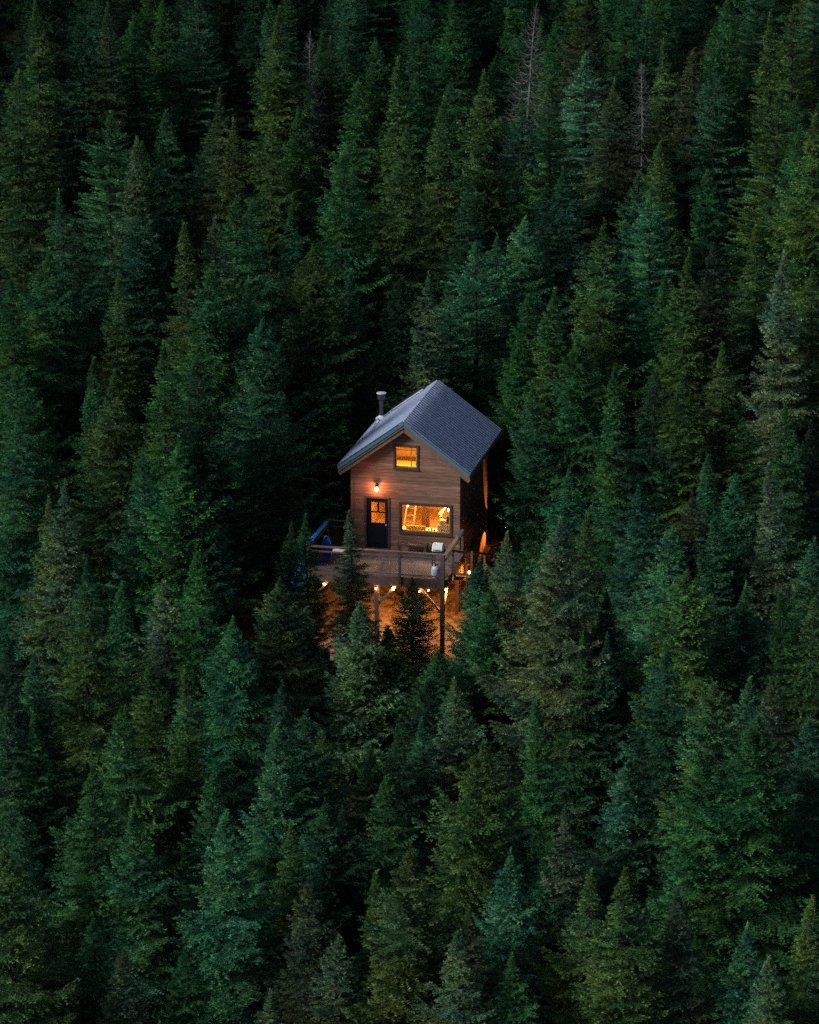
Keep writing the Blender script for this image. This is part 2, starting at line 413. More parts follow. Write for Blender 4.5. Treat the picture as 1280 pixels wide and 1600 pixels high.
for sgn in (-1, 1):
    nn = Vector((sgn * (ZR - ZE), 0, W / 2 + OV)).normalized() * .028
    dx = sgn * (.30 if sgn > 0 else .18)
    a = [(W / 2, -OF - .02, ZR + .045), (W / 2 + dx, -OF - .02, ZR - abs(dx) * SL + .035), (W / 2 + dx, D + .02, ZR - abs(dx) * SL + .035), (W / 2, D + .02, ZR + .045)]
    b = [(x, y, z - .012) for x, y, z in a]
    rc.add(a + b, [(0, 1, 2, 3) if sgn > 0 else (3, 2, 1, 0), (4, 5, 6, 7) if sgn < 0 else (7, 6, 5, 4), (0, 1, 5, 4), (1, 2, 6, 5), (2, 3, 7, 6)])
hp(rc, 'ridge_cap', M['ridge'], rf)

# chimney: flue, storm collar, cap and a stay rod
def rp(u, v, up=0):   # point of the left roof slope: u from ridge to eave, v from front to back
    x = W / 2 - u * (W / 2 + OV); y = -OF + v * (D + OF)
    nn = Vector((-(ZR - ZE), 0, W / 2 + OV)).normalized()
    return Vector((x, y, ZR - u * (ZR - ZE))) + nn * up
cb = rp(.84, .90)
ch = hp(MB().lathe([(.085, -.1), (.085, 1.02)], 16, cb), 'chimney', M['blackpipe'], cabin, smooth=False)
hp(MB().lathe([(.21, .02), (.235, .10), (.225, .15), (.13, .21), (.095, .25)], 18, cb), 'flashing', M['whitemetal'], ch)
hp(MB().lathe([(.26, -.12), (.20, .04)], 18, cb), 'flashing_skirt', M['whitemetal'], ch)
hp(MB().lathe([(.10, .90), (.165, .93), (.175, 1.10), (.19, 1.13), (.19, 1.16), (.02, 1.19)], 18, cb), 'chimney_cap', M['blackpipe'], ch)
hp(MB().lathe([(.20, 1.162), (.20, 1.19), (.03, 1.215)], 18, cb), 'cap_rim', M['whitemetal'], ch)
hp(MB().tube([cb + Vector((-.12, -.15, .15)), rp(.80, .62, .12), rp(.80, .47, .05)], .035, 6), 'stay_rod', M['whitemetal'], ch)
# solar panel row standing proud along the rear verge
sp = MB(); P = [rp(.72, .93, .10), rp(.17, .93, .10), rp(.17, 1.03, .17), rp(.72, 1.03, .17)]
nn = Vector((-(ZR - ZE), 0, W / 2 + OV)).normalized()
sp.add(P + [p - nn * .045 for p in P], [(0, 1, 2, 3), (7, 6, 5, 4), (0, 1, 5, 4), (1, 2, 6, 5), (2, 3, 7, 6), (3, 0, 4, 7)])
spo = hp(sp, 'solar_panel', M['panel'], cabin)
hp(MB().beam(P[0] + nn * .02, P[1] + nn * .02, .04, .04).beam(rp(.22, .91, .0), rp(.22, .91, .16), .04, .04).beam(rp(.68, .91, 0), rp(.68, .91, .14), .04, .04)
   .beam(rp(.22, 1.0, -.02), rp(.22, 1.02, .14), .04, .04).beam(rp(.68, 1.0, -.02), rp(.68, 1.02, .14), .04, .04), 'panel_frame', M['whitemetal'], spo)

# windows
def frame_ring(x0, x1, z0, z1, y0, y1, t):
    return MB().box(x0, x0 + t, y0, y1, z0, z1).box(x1 - t, x1, y0, y1, z0, z1).box(x0 + t, x1 - t, y0, y1, z0, z0 + t).box(x0 + t, x1 - t, y0, y1, z1 - t, z1)
def window(o, trimw, label, mull=None):
    x0, x1, z0, z1 = o
    f = hp(frame_ring(x0 - trimw, x1 + trimw, z0 - trimw, z1 + trimw, -.035, -.003, trimw), 'window', M['trim'], cabin, bevel=.004)
    f['label'] = label
    g = frame_ring(x0 + .003, x1 - .003, z0 + .003, z1 - .003, .03, .085, .045)
    if mull is not None: g.box(mull - .02, mull + .02, .035, .08, z0 + .048, z1 - .048)
    hp(g, 'frame', M['inwood'], f)
    hp(MB().box(x0 + .04, x1 - .04, .055, .061, z0 + .04, z1 - .04), 'pane', M['glass'], f)
    hp(MB().box(x0 - trimw - .02, x1 + trimw + .02, -.07, -.036, z0 - trimw - .012, z0 - trimw + .025), 'sill', M['trim'], f)
    return f
window(WIN, .085, 'wide lit picture window in a dark frame')
window(UPW, .075, 'small lit loft window in a dark frame', UPW[1] - .23)

# door
x0, x1, z0, z1 = DOOR
df = hp(MB().box(x0 - .07, x0, -.03, -.003, z0, z1 + .07).box(x1, x1 + .07, -.03, -.003, z0, z1 + .07).box(x0, x1, -.03, -.003, z1, z1 + .07), 'door_frame', M['trim'], cabin)
px0, px1, pz0, pz1 = .795, 1.345, 1.06, 1.90
dm = MB().box(x0 + .005, px0, .02, .07, z0, z1 - .005).box(px1, x1 - .005, .02, .07, z0, z1 - .005)
dm.box(px0, px1, .02, .07, z0, pz0).box(px0, px1, .02, .07, pz1, z1 - .005)
dm.box(px0, px1, .024, .066, 1.47, 1.525).box(1.03, 1.11, .024, .066, 1.525, pz1)
dm.box(px0, px1, .008, .0195, .22, .82)
dr = hp(dm, 'door', M['door'], cabin)
for a in ((px0, 1.03, 1.525, pz1), (1.11, px1, 1.525, pz1), (px0, px1, pz0, 1.47)):
    hp(MB().box(a[0] + .001, a[1] - .001, .042, .048, a[2] + .001, a[3] - .001), 'door_pane', M['glass'], dr)
hp(MB().lathe([(.022, 0), (.022, .05), (.032, .055), (.03, .09), (.0, .1)], 10, (x1 - .07, .02, 1.0), (0, -1, 0)), 'handle', M['whitemetal'], dr)

# porch lamp over the door
pl = hp(MB().box(1.00, 1.08, -.03, -.003, 2.50, 2.68).beam((1.04, -.02, 2.63), (1.04, -.14, 2.66), .025, .025)
        .lathe([(.02, 2.67), (.06, 2.63), (.085, 2.585), (.08, 2.58)], 14, (1.04, -.14, 0)), 'wall_lamp', M['black'], cabin)
hp(MB().lathe([(.01, 2.40), (.05, 2.42), (.065, 2.47), (.055, 2.53), (.03, 2.575)], 12, (1.04, -.14, 0)), 'bulb', M['porch'], pl, smooth=True)
hlight('POINT', (1.04, -.30, 2.44), 26, (1.0, .30, .08), pl, .05)

# floodlight on a stake beyond the rear corner, shining up the side wall
def floodlight():
    gz_ = gz(W + .80, 5.9)
    f = house_thing('floodlight', (W + .80, 5.9, gz_), 'small black stake floodlight on the ground behind the staircase', 'floodlight')
    zt = gz_ + .55
    hp(MB().tube([(W + .80, 5.9, gz_ - .1), (W + .80, 5.9, zt)], .02, 6), 'stake', M['black'], f)
    a = Vector((W + .80, 5.9, zt)); d = (Vector((W, 5.75, .95)) - a).normalized()
    hd = hp(MB().beam(a - d * .06, a + d * .03, .20, .15), 'lamp_head', M['black'], f)
    hp(MB().beam(a + d * .032, a + d * .036, .17, .12), 'lens', M['cream'], hd)
    for tgt, ang, en in (((W, 5.6, .85), 35, 330), ((W, 5.0, -1.15), 36, 280)):
        dd = (Vector(tgt) - a).normalized()
        o = hlight('SPOT', a + d * .06, en, (1.0, .33, .07), f, .03, 'flood_light', spot_size=R(ang), spot_blend=.12)
        o.rotation_euler = (-dd).to_track_quat('Z', 'Y').to_euler()

# stilts and skirting
def gz(x, y):       # terrain height in house coordinates
    p = hw((x, y, 0)); return th(p.x, p.y) - HO.z
for (x, y) in ((.12, .2), (W / 2, .2), (W - .12, .2), (.12, DW - .2), (W - .12, DW - .2), (W / 2, 3), (W - .12, 3), (.12, 3)):
    hp(MB().box(x - .08, x + .08, y - .08, y + .08, gz(x, y) - .3, -.57), 'stilt', M['postwood'], cabin)
floodlight()
sk = MB()
for k in range(9):
    ya = .32 + k * .6; yb = min(ya + .597, DW - .05)
    if k in (1,): continue
    sk.box(W - .035, W - .012, ya, yb, gz(W, ya) - .4, -.57)
s_ = hp(sk, 'skirting_panel', M['plywood'], cabin); s_['label'] = 'plywood skirting glowing orange below the side wall'
hp(MB().beam((.2, .2, -.75), (W / 2 - .1, .2, gz(W / 2, .2) + .2), .05, .12).beam((W - .2, .2, -.75), (W / 2 + .1, .2, gz(W / 2, .2) + .2), .05, .12), 'cross_brace', M['postwood'], cabin)

# interior lights
IL = (1.0, .62, .19)
hlight('POINT', (2.6, 2.2, 2.1), 850, IL, cabin, .12, 'room_light')
hlight('POINT', (1.2, 1.5, 2.1), 330, IL, cabin, .12, 'room_light')
hlight('POINT', (1.9, 1.2, 4.1), 260, (1.0, .50, .10), cabin, .1, 'loft_light')

# interior furnishings: things of their own
def pendant(x, y, z, label):
    p = house_thing('pendant_lamp', (x, y, z), label, 'lamp', 'pendant lamps inside the cabin window')
    hp(MB().lathe([(.01, z), (.035, z + .03), (.04, z + .09), (.02, z + .14)], 12, (x, y, 0)), 'bulb', M['pend'], p, smooth=True)
    hp(MB().tube([(x, y, z + .14), (x, y, 2.41)], .008, 5), 'cord', M['cable'], p)
pendant(2.17, .45, 1.66, 'small glowing pendant bulb at the window\'s upper corner above the ladder')
pendant(3.80, .45, 1.56, 'small glowing pendant bulb at the window\'s upper corner above the white stove')
la = house_thing('wooden_ladder', (2.25, 1.2, .003), 'pine ladder leaning up to the loft inside the picture window', 'ladder')
for dx in (0, .36): hp(MB().beam((1.85 + dx, .8, .02), (2.0 + dx, 1.75, 2.4), .05, .07), 'side_rail', M['cream'], la)
for k in range(1, 9):
    t = k / 9; hp(MB().beam((1.85 + .15 * t, .8 + .95 * t, 2.4 * t), (2.21 + .15 * t, .8 + .95 * t, 2.4 * t), .04, .03), 'rung', M['cream'], la)
cu = house_thing('corner_cupboard', (2.75, 2.2, .003), 'tall dark wooden cupboard behind the ladder inside the cabin', 'cupboard')
hp(MB().box(2.38, 2.62, 2.0, 2.4, .003, 2.3), 'body', M['darkwood'], cu, bevel=.01); hp(MB().box(2.40, 2.60, 1.975, 1.998, .1, 2.2), 'door', M['darkwood'], cu)
ds = house_thing('window_counter', (3.0, .45, .003), 'long pine counter running just inside the picture window', 'counter')
hp(MB().box(1.75, 4.14, .18, .78, .70, .745), 'counter_top', M['cream'], ds)
for x in (1.8, 2.95, 4.08): hp(MB().box(x - .03, x + .03, .25, .7, .003, .698), 'leg', M['inwood'], ds)
bc = house_thing('bolster_cushion', (2.55, .42, .745), 'long mustard bolster cushion lying on the counter inside the window', 'cushion')
hp(MB().lathe([(.03, -.40), (.075, -.385), (.085, -.36), (.088, .36), (.075, .385), (.03, .40)], 16, (2.50, .42, .835), (1, 0, 0)), 'cushion_cover', M['yellow'], bc, smooth=True)
st = house_thing('white_stove', (3.62, .48, .745), 'white two-tier countertop oven standing at the right of the window', 'oven')
hp(MB().box(3.38, 3.86, .30, .72, .748, 1.03), 'body', M['cream'], st, bevel=.015)
hp(MB().box(3.43, 3.70, .36, .70, 1.033, 1.20), 'upper_body', M['cream'], st, bevel=.015)
hp(MB().box(3.42, 3.80, .285, .299, .80, .96), 'door', M['whitemetal'], st)
pt = house_thing('potted_plant', (3.76, .62, 1.033), 'dark leafy potted plant on top of the white oven', 'plant')
hp(MB().lathe([(.05, 1.036), (.075, 1.14), (.08, 1.15)], 12, (3.77, .62, 0)), 'pot', M['clay'], pt)
pf = MB(); rg = random.Random(4)
for k in range(90):
    a = rg.uniform(0, 6.28); e = rg.uniform(-.3, 1.3); L0 = rg.uniform(.10, .24)
    d = Vector((math.cos(a) * math.cos(e), math.sin(a) * math.cos(e) * .8, math.sin(e))); c0 = Vector((3.75, .62, 1.17)); s0 = d.cross(Vector((0, 0, 1))).normalized() * .028
    m0 = c0 + d * L0 * .6; t0 = c0 + d * L0 + Vector((0, 0, -.04))
    pf.add([c0 + d * .03, m0 + s0, t0, m0 - s0], [(0, 1, 2, 3)])
hp(pf, 'leaves', M['leaf'], pt)
sh = house_thing('kitchen_counter', (3.2, 4.8, .003), 'pale-topped kitchen counter along the back of the lit room', 'counter')
hp(MB().box(2.9, 4.1, 3.0, 3.55, .003, .62), 'cabinet_body', M['inwood'], sh); hp(MB().box(2.87, 4.13, 2.96, 3.58, .623, .68), 'worktop', M['cream'], sh)
hp(MB().box(3.0, 4.1, 4.9, 5.5, .003, 1.0), 'cabinet_body', M['darkwood'], sh)
ar = house_thing('round_armchair', (3.5, 1.9, .003), 'pale round-backed armchair behind the oven inside the cabin', 'chair')
hp(MB().lathe([(.30, .25), (.36, .40), (.36, .46), (.30, .50)], 20, (3.62, 1.7, 0)), 'seat', M['cream'], ar, smooth=True)
bk = MB()
for k in range(12):
    a0 = math.pi * (-.1 + 1.2 * k / 12); a1 = math.pi * (-.1 + 1.2 * (k + 1) / 12)
    q = []
    for a in (a0, a1):
        hgt = .55 + .4 * max(0, math.sin(a))
        for r in (.34, .42): q += [(3.62 + r * math.cos(a), 1.7 + r * math.sin(a), .42), (3.62 + r * math.cos(a), 1.7 + r * math.sin(a), .42 + hgt)]
    bk.add(q, [(0, 1, 5, 4), (2, 6, 7, 3), (1, 3, 7, 5)])
hp(bk, 'backrest', M['cream'], ar)
for a in (.8, 2.4, 3.9, 5.5): hp(MB().beam((3.62 + .24 * math.cos(a), 1.7 + .24 * math.sin(a), .003), (3.62 + .22 * math.cos(a), 1.7 + .22 * math.sin(a), .25), .03, .03), 'leg', M['inwood'], ar)
for k, (x, h, lb) in enumerate(((3.02, .09, 'small cream mug beside the bolster end on the counter'), (3.14, .12, 'taller cream jar between mug and glass on the counter'), (3.25, .08, 'short clay cup next to the white oven on the counter'))):
    c_ = hp(MB().lathe([(.03, 0), (.036, .01), (.036, h), (.03, h), (.028, .02)], 12, (x, .36, .748)), 'cup', M['clay'] if k == 2 else M['cream'], ds)
    mw = c_.data; c_.parent = None; c_.location = hw(ds['_b']); c_.rotation_euler = (0, 0, -HA); tag(c_, lb, 'cup', 'cups on the counter')
bd = house_thing('loft_bed', (2.2, 2.6, 2.563), 'low bed with mustard blanket up in the loft window', 'bed')
hp(MB().box(1.2, 3.2, 1.6, 3.5, 2.563, 2.80), 'bed_base', M['darkwood'], bd); hp(MB().box(1.22, 3.18, 1.62, 3.4, 2.803, 2.95), 'mattress', M['yellow'], bd, bevel=.04)

# ------------------------------------------------------------------ the deck
DX0, DX1, DY = -.978, 4.475, -3.302
deck = house_thing('wooden_deck', ((DX0 + DX1) / 2, DY / 2, -3.0), 'raised wooden deck with plank railings in front of the cabin door', 'deck')
fl = hp(MB().box(DX0, DX1, DY + .03, -.026, -.04, 0), 'floor', M['decking'], deck); fl['label'] = 'grey-purple deck boards'
hp(MB().box(DX0, DX1, DY - .01, DY + .028, -.37, .01), 'fascia', M['postwood'], deck)
hp(MB().box(DX0 - .03, DX0 - .002, DY - .01, -.03, -.32, .008), 'fascia', M['postwood'], deck)
hp(MB().box(DX1 + .002, DX1 + .03, DY - .01, -.03, -.32, .008), 'fascia', M['postwood'], deck)
jm = MB()
for k in range(13): x = DX0 + .1 + k * .435; jm.box(x, x + .045, DY + .03, -.03, -.24, -.043)
hp(jm, 'joist', M['postwood'], deck)
for x in (4.36, 1.75, -.86):
    for y in (DY + .10,):
        tz = 1.03 if x > 4 else -.375
        yy = DY - .07 if x > 4 else DY + .12
        tz = 1.0 if x > 4 else -.243
        hp(MB().box(x - .085, x + .085, yy - .075, yy + .06, gz(x, yy) - .35, tz), 'post', M['postwood'], deck, bevel=.008)
        hp(MB().lathe([(.20, gz(x, yy) - .3), (.20, gz(x, yy) + .06), (.17, gz(x, yy) + .08)], 14, (x, yy, 0)), 'pier', M['concrete'], deck)
    g1 = DY + .18
# knee braces
for (a, b) in (((4.36, DY + .1, -1.45), (3.35, DY + .1, -.30)), ((1.75, DY + .1, -1.25), (2.55, DY + .1, -.30)), ((1.75, DY + .1, -1.25), (.95, DY + .1, -.30)), ((-.86, DY + .1, -1.2), (-.1, DY + .1, -.30)), ((4.36, DY + .1, -1.3), (4.36, DY + 1.1, -.30))):
    hp(MB().beam(a, b, .06, .09), 'brace', M['railwood'], deck)
# railing
for x in (DX0 + .05, .85, 2.68):
    hp(MB().box(x - .05, x + .05, DY - .06, DY - .012, -.33, .985), 'rail_post', M['postwood'], deck)
hp(MB().box(DX0 - .01, DX0 + .08, -.12, -.03, .01, .985), 'rail_post', M['postwood'], deck)
hp(MB().box(DX1 - .05, DX1 + .03, -.12, -.03, .011, .985), 'rail_post', M['postwood'], deck)
hp(MB().box(DX0 - .03, DX1 + .06, DY - .08, DY + .07, 1.003, 1.043), 'top_rail', M['railwood'], deck, bevel=.006)
hp(MB().box(DX0 - .03, DX0 + .09, DY + .073, -.03, 1.0, 1.04), 'top_rail', M['railwood'], deck, bevel=.006)
hp(MB().box(DX1 - .09, DX1 + .06, DY + .073, -.03, 1.0, 1.04), 'top_rail', M['railwood'], deck, bevel=.006)
hp(MB().box(DX0 - .03, -.03, -.10, -.027, 1.043, 1.083), 'top_rail', M['railwood'], deck, bevel=.006)
hp(MB().box(DX0 + .02, -.03, -.07, -.03, .80, .835), 'lower_rail', M['railwood'], deck)
hp(MB().box(DX0, DX1, DY - .015, DY + .015, .80, .86), 'lower_rail', M['postwood'], deck)
hp(MB().box(DX0, DX1, DY - .015, DY + .015, .10, .14), 'lower_rail', M['postwood'], deck)
hp(MB().box(DX0 + .01, DX0 + .04, DY + .02, -.13, .80, .86), 'lower_rail', M['postwood'], deck)
hp(MB().box(DX1 - .03, DX1, DY + .02, -.13, .80, .86), 'lower_rail', M['postwood'], deck)

# staircase going down beside the right wall
SX0, SX1 = W + .24, W + .98
stair = house_thing('wooden_staircase', ((SX0 + SX1) / 2, 1.5, -2.0), 'brown wooden staircase descending from the deck along the side wall', 'staircase')
n = 10; ya, yb = -2.45, 2.7; za = 0; zb = gz(W + .7, 2.7) + .05
for x in (SX0, SX1):
    hp(MB().beam((x, ya, za - .12), (x, yb, zb), .05, .24), 'stringer', M['postwood'], stair)
    hp(MB().beam((x, ya, za + .92), (x, yb, zb + 1.0), .05, .09), 'handrail', M['railwood'], stair)
    hp(MB().beam((x, ya, za + .45), (x, yb, zb + .52), .03, .05), 'middle_rail', M['railwood'], stair)
    for t in (.0, .5, 1): hp(MB().box(x - .04, x + .04, ya + (yb - ya) * t - .04, ya + (yb - ya) * t + .04, za + (zb - za) * t - .15, za + (zb - za) * t + .92), 'newel_post', M['postwood'], stair)
for k in range(n):
    t = (k + .5) / n; hp(MB().box(SX0 + .03, SX1 - .03, ya + (yb - ya) * t - .14, ya + (yb - ya) * t + .14, za + (zb - za) * t - .03, za + (zb - za) * t + .01), 'step', M['decking'], stair)
for x, y in ((SX1 - .02, -1.2),): hp(MB().box(x - .045, x + .045, y - .045, y + .045, gz(x, y) - .3, -.8), 'support_post', M['postwood'], stair)

# things on the deck
tk = house_thing('propane_tank', (4.02, -3.06, 0), 'white propane gas tank standing at the right corner of the deck', 'gas tank')
hp(MB().lathe([(.10, .03), (.155, .07), (.175, .14), (.175, .34), (.155, .42), (.10, .47), (.03, .49)], 20, (4.02, -3.02, 0)), 'body', M['whitemetal'], tk, smooth=True)
hp(MB().lathe([(.12, .0), (.12, .05)], 18, (4.02, -3.02, 0)), 'foot_ring', M['whitemetal'], tk)
cm = MB()
for k in range(14):
    if k in (3, 4, 10, 11): continue
    a0 = k * 2 * math.pi / 14; a1 = (k + 1) * 2 * math.pi / 14
    q = [(4.02 + r * math.cos(a), -3.02 + r * math.sin(a), z) for a in (a0, a1) for r in (.098, .106) for z in (.45, .585)]
    cm.add(q, [(0, 4, 5, 1), (2, 3, 7, 6), (1, 5, 7, 3), (0, 1, 3, 2), (4, 6, 7, 5)])
hp(cm, 'collar', M['whitemetal'], tk)
hp(MB().lathe([(.03, .485), (.03, .53), (.045, .535), (.045, .56)], 10, (4.02, -3.02, 0)), 'valve', M['black'], tk)

gr = house_thing('barbecue_grill', (3.92, -2.05+(0), 0), 'barbecue grill with a rounded pale lid standing near the right deck rail', 'barbecue')
lid = MB(); n = 10
vs = []
for k in range(n + 1):
    a = math.pi * k / n
    for i, x in enumerate((3.70, 3.74, 4.10, 4.14)):
        s = .82 if i in (0, 3) else 1
        vs.append((x, -2.05+(0) - .24 * s * math.cos(a), .80 + .27 * s * math.sin(a)))
fs = [(k * 4 + i, k * 4 + i + 1, (k + 1) * 4 + i + 1, (k + 1) * 4 + i) for k in range(n) for i in range(3)]
fs.append(tuple(k * 4 for k in range(n + 1))); fs.append(tuple(k * 4 + 3 for k in range(n + 1))[::-1])
lid.add(vs, fs); lo = hp(lid, 'lid', M['whitemetal'], gr, smooth=False)
hp(MB().tube([(3.78, -2.33, .86), (4.06, -2.33, .86)], .014, 6), 'handle', M['black'], lo)
hp(MB().box(3.69, 4.15, -2.30, -1.80, .64, .797), 'firebox', M['black'], gr, bevel=.02)
for x in (3.73, 4.11):
    for y in (-2.26, -1.84): hp(MB().box(x - .018, x + .018, y - .018, y + .018, .003, .64), 'leg', M['black'], gr)

be = house_thing('wooden_bench', (2.75, -.42, 0), 'long dark reddish bench against the wall below the picture window', 'bench')
hp(MB().box(1.95, 3.15, -.62, -.22, .40, .45), 'seat', M['trim'], be, bevel=.006)
for x in (2.02, 3.08):
    hp(MB().box(x - .04, x + .04, -.60, -.53, .003, .398), 'leg', M['trim'], be)
    hp(MB().box(x - .04, x + .04, -.31, -.24, .003, .398), 'leg', M['trim'], be)

tb = house_thing('bistro_table', (.16, -2.7, 0), 'small round white bistro table on the left half of the deck', 'table')
hp(MB().lathe([(.25, .70), (.265, .705), (.265, .73), (.25, .735)], 22, (.16, -2.72, 0)), 'tabletop', M['whitemetal'], tb)
hp(MB().lathe([(.025, .03), (.025, .70)], 8, (.16, -2.72, 0)), 'stem', M['black'], tb)
hp(MB().lathe([(.19, .003), (.19, .02), (.04, .045)], 18, (.16, -2.72, 0)), 'base', M['black'], tb)

# blue things
tp = MB(); NU, NV = 14, 26
vs = []; rg = random.Random(9)
for j in range(NV + 1):
    v = j / NV
    for i in range(NU + 1):
        u = i / NU
        yy = DY + .35 + 2.75 * u
        # goes over the left rail and bellies outward as it hangs to the ground side
        if v < .12: xx = DX0 + .12 - v * 1.6; zz = 1.055 + .03 * math.sin(v / .12 * 3.1)
        else:
            t = (v - .12) / .88
            xx = DX0 - .07 - .42 * math.sin(t * 1.7) - .42 * t; zz = 1.05 - 2.3 * t
        fold = .045 * math.sin(u * 17 + 2 * v) * v + .03 * math.sin(u * 39 + 3) * v
        vs.append((xx + fold, yy + .12 * math.sin(v * 3) * (u - .5), zz + .05 * math.sin(u * 9) * v))
fs = [(j * (NU + 1) + i, j * (NU + 1) + i + 1, (j + 1) * (NU + 1) + i + 1, (j + 1) * (NU + 1) + i) for j in range(NV) for i in range(NU)]
# the front end is folded in towards the deck
k0 = len(vs); NC = 6
for j in range(4, NV + 1):
    a = Vector(vs[j * (NU + 1)])
    for i in range(1, NC + 1):
        t = i / NC; b = Vector((DX0 - .06, a.y + .25 * t, a.z)); p = a.lerp(b, t); p.y += .05 * math.sin(t * 9 + j * .5) - .05; vs.append(tuple(p))
for j in range(NV - 4):
    for i in range(NC):
        g = lambda jj, ii: (jj + 4) * (NU + 1) if ii == 0 else k0 + jj * NC + ii - 1
        fs.append((g(j, i), g(j + 1, i), g(j + 1, i + 1), g(j, i + 1)))
tp.add(vs, fs)
te = house_thing('blue_tarp', (DX0 - .4, DY / 2, -1.3), 'big blue tarp hanging over the left rail of the deck', 'tarp')
to = hp(tp, 'tarp_sheet', M['blue'], te, smooth=True); sm = to.modifiers.new('thick', 'SOLIDIFY'); sm.thickness = .012
sl_ = house_thing('blue_sled', (-.55, -1.9, 0), 'upright oval blue plastic sled standing inside the left deck rail', 'sled')
q = MB(); rim = MB(); n = 24; A = []; Bm = []
for k in range(n):
    a = 2 * math.pi * k / n; A.append((-.55 + .19 * math.cos(a), -1.9 + .03 * math.sin(a), .50 + .49 * math.sin(a))); Bm.append((-.55 + .13 * math.cos(a), -1.82, .50 + .40 * math.sin(a)))
q.add(A + Bm, [(k, (k + 1) % n, n + (k + 1) % n, n + k) for k in range(n)] + [tuple(range(n, 2 * n))])
so_ = hp(q, 'shell', M['bluep'], sl_); so_.modifiers.new('thick', 'SOLIDIFY').thickness = .012
hp(MB().tube([Vector(p) for p in A] + [Vector(A[0])], .018, 6), 'rim', M['bluep'], sl_)
hp(MB().tube([(-.60, -1.92, .99), (-.57, -1.95, 1.06), (-.50, -1.92, .99)], .012, 5), 'cord_handle', M['railwood'], sl_)
def barrel(x, y, s, lab, mat):
    z = gz(x, y) - .04; b_ = house_thing('plastic_drum', (x, y, z), lab, 'drum', 'blue drums below the deck')
    hp(MB().lathe([(.24 * s, z), (.27 * s, z + .03), (.28 * s, z + .25 * s), (.29 * s, z + .27 * s), (.28 * s, z + .3 * s), (.28 * s, z + .55 * s), (.29 * s, z + .57 * s), (.27 * s, z + .62 * s), (.26 * s, z + .75 * s), (.22 * s, z + .80 * s)], 18, (x, y, 0)), 'shell', mat, b_)
    hp(MB().lathe([(.23 * s, z + .801 * s), (.23 * s, z + .83 * s)], 18, (x, y, 0)), 'lid', mat, b_)
barrel(.02, -4.6, .75, 'blue plastic drum on the ground in front of the deck', M['bluep'])
barrel(-1.0, -4.2, .75, 'blue plastic drum mostly hidden by spruces at the left', M['bluep'])

# string lights hung under the deck edge
sg = house_thing('string_lights', (1.7, DY - .05, -.6), 'string of warm bulbs hanging below the front edge of the deck', 'string lights')
BP = [(-.30, -.46), (.72, -.40), (1.75, -.50), (2.43, -.46), (3.45, -.50), (3.80, -.44)]
BY = DY - .04
cbm = MB(); ends = [(-.95, -.36)] + BP + [(4.2, -.36)]
for (xa_, za_), (xb_, zb_) in zip(ends[:-1], ends[1:]):
    pts = []
    for k in range(9):
        t = k / 8; pts.append((xa_ + (xb_ - xa_) * t, BY, za_ + .07 + (zb_ - za_) * t - .08 * 4 * t * (1 - t)))
    cbm.tube(pts, .008, 4)
hp(cbm, 'cable', M['cable'], sg)
for i, (x, z) in enumerate(BP):
    if i == 1: continue
    s = (1.0, 0, .75, 1.25, .5, .5)[i]
    b_ = hp(MB().lathe([(.008, z - .06 * s), (.034 * s, z - .04 * s), (.042 * s, z), (.03 * s, z + .035 * s), (.018, z + .055 * s)], 12, (x, BY, 0)), 'bulb', M['bulb'], sg, smooth=True)
    hp(MB().lathe([(.02, z + .055 * s), (.02, z + .10)], 8, (x, BY, 0)), 'socket', M['cable'], b_)
    hlight('POINT', (x, BY + .10, z - .03), (16, 0, 16, 36, 13, 16)[i], (1.0, .42, .10), b_, .04, 'bulb_light')
# a second string under the deck and the stair landing
s3 = house_thing('string_lights', (3.6, -1.0, -.6), 'short string of warm bulbs under the right side of the deck', 'string lights')
B3 = [(4.36, DY + .55, -.55), (3.1, -1.4, -.6), (1.5, -1.5, -.6), (W + .30, .5, -.9)]
cc = MB()
for a, b in zip(B3[:-1], B3[1:]):
    a = Vector(a); b = Vector(b); cc.tube([a.lerp(b, k / 6) + Vector((0, 0, .07 - .1 * 4 * (k / 6) * (1 - k / 6))) for k in range(7)], .008, 4)
hp(cc, 'cable', M['cable'], s3)
for i, p in enumerate(B3):
    b_ = hp(MB().lathe([(.008, -.06), (.034, -.04), (.042, 0), (.03, .035), (.018, .055)], 12, p), 'bulb', M['bulb'], s3, smooth=True)
    hlight('POINT', (p[0] + .04, p[1] - .05, p[2] - .05), (130, 150, 55, 60)[i], (1.0, .41, .07), b_, .05, 'bulb_light')

# ------------------------------------------------------------------ conifers
def tri_mesh(name, V, tint, mat):
    n = len(V) // 3
    me = bpy.data.meshes.new(name)
    me.vertices.add(len(V)); me.vertices.foreach_set('co', V.astype(np.float32).ravel())
    me.loops.add(len(V)); me.loops.foreach_set('vertex_index', np.arange(len(V), dtype=np.int32))
    me.polygons.add(n); me.polygons.foreach_set('loop_start', np.arange(0, len(V), 3, dtype=np.int32))
    me.polygons.foreach_set('loop_total', np.full(n, 3, dtype=np.int32))
    me.update(calc_edges=True)
    a = me.attributes.new('tint', 'FLOAT_COLOR', 'POINT')
    a.data.foreach_set('color', np.concatenate([tint, np.ones((len(tint), 1))], 1).astype(np.float32).ravel())
    me.materials.append(mat)
    return me

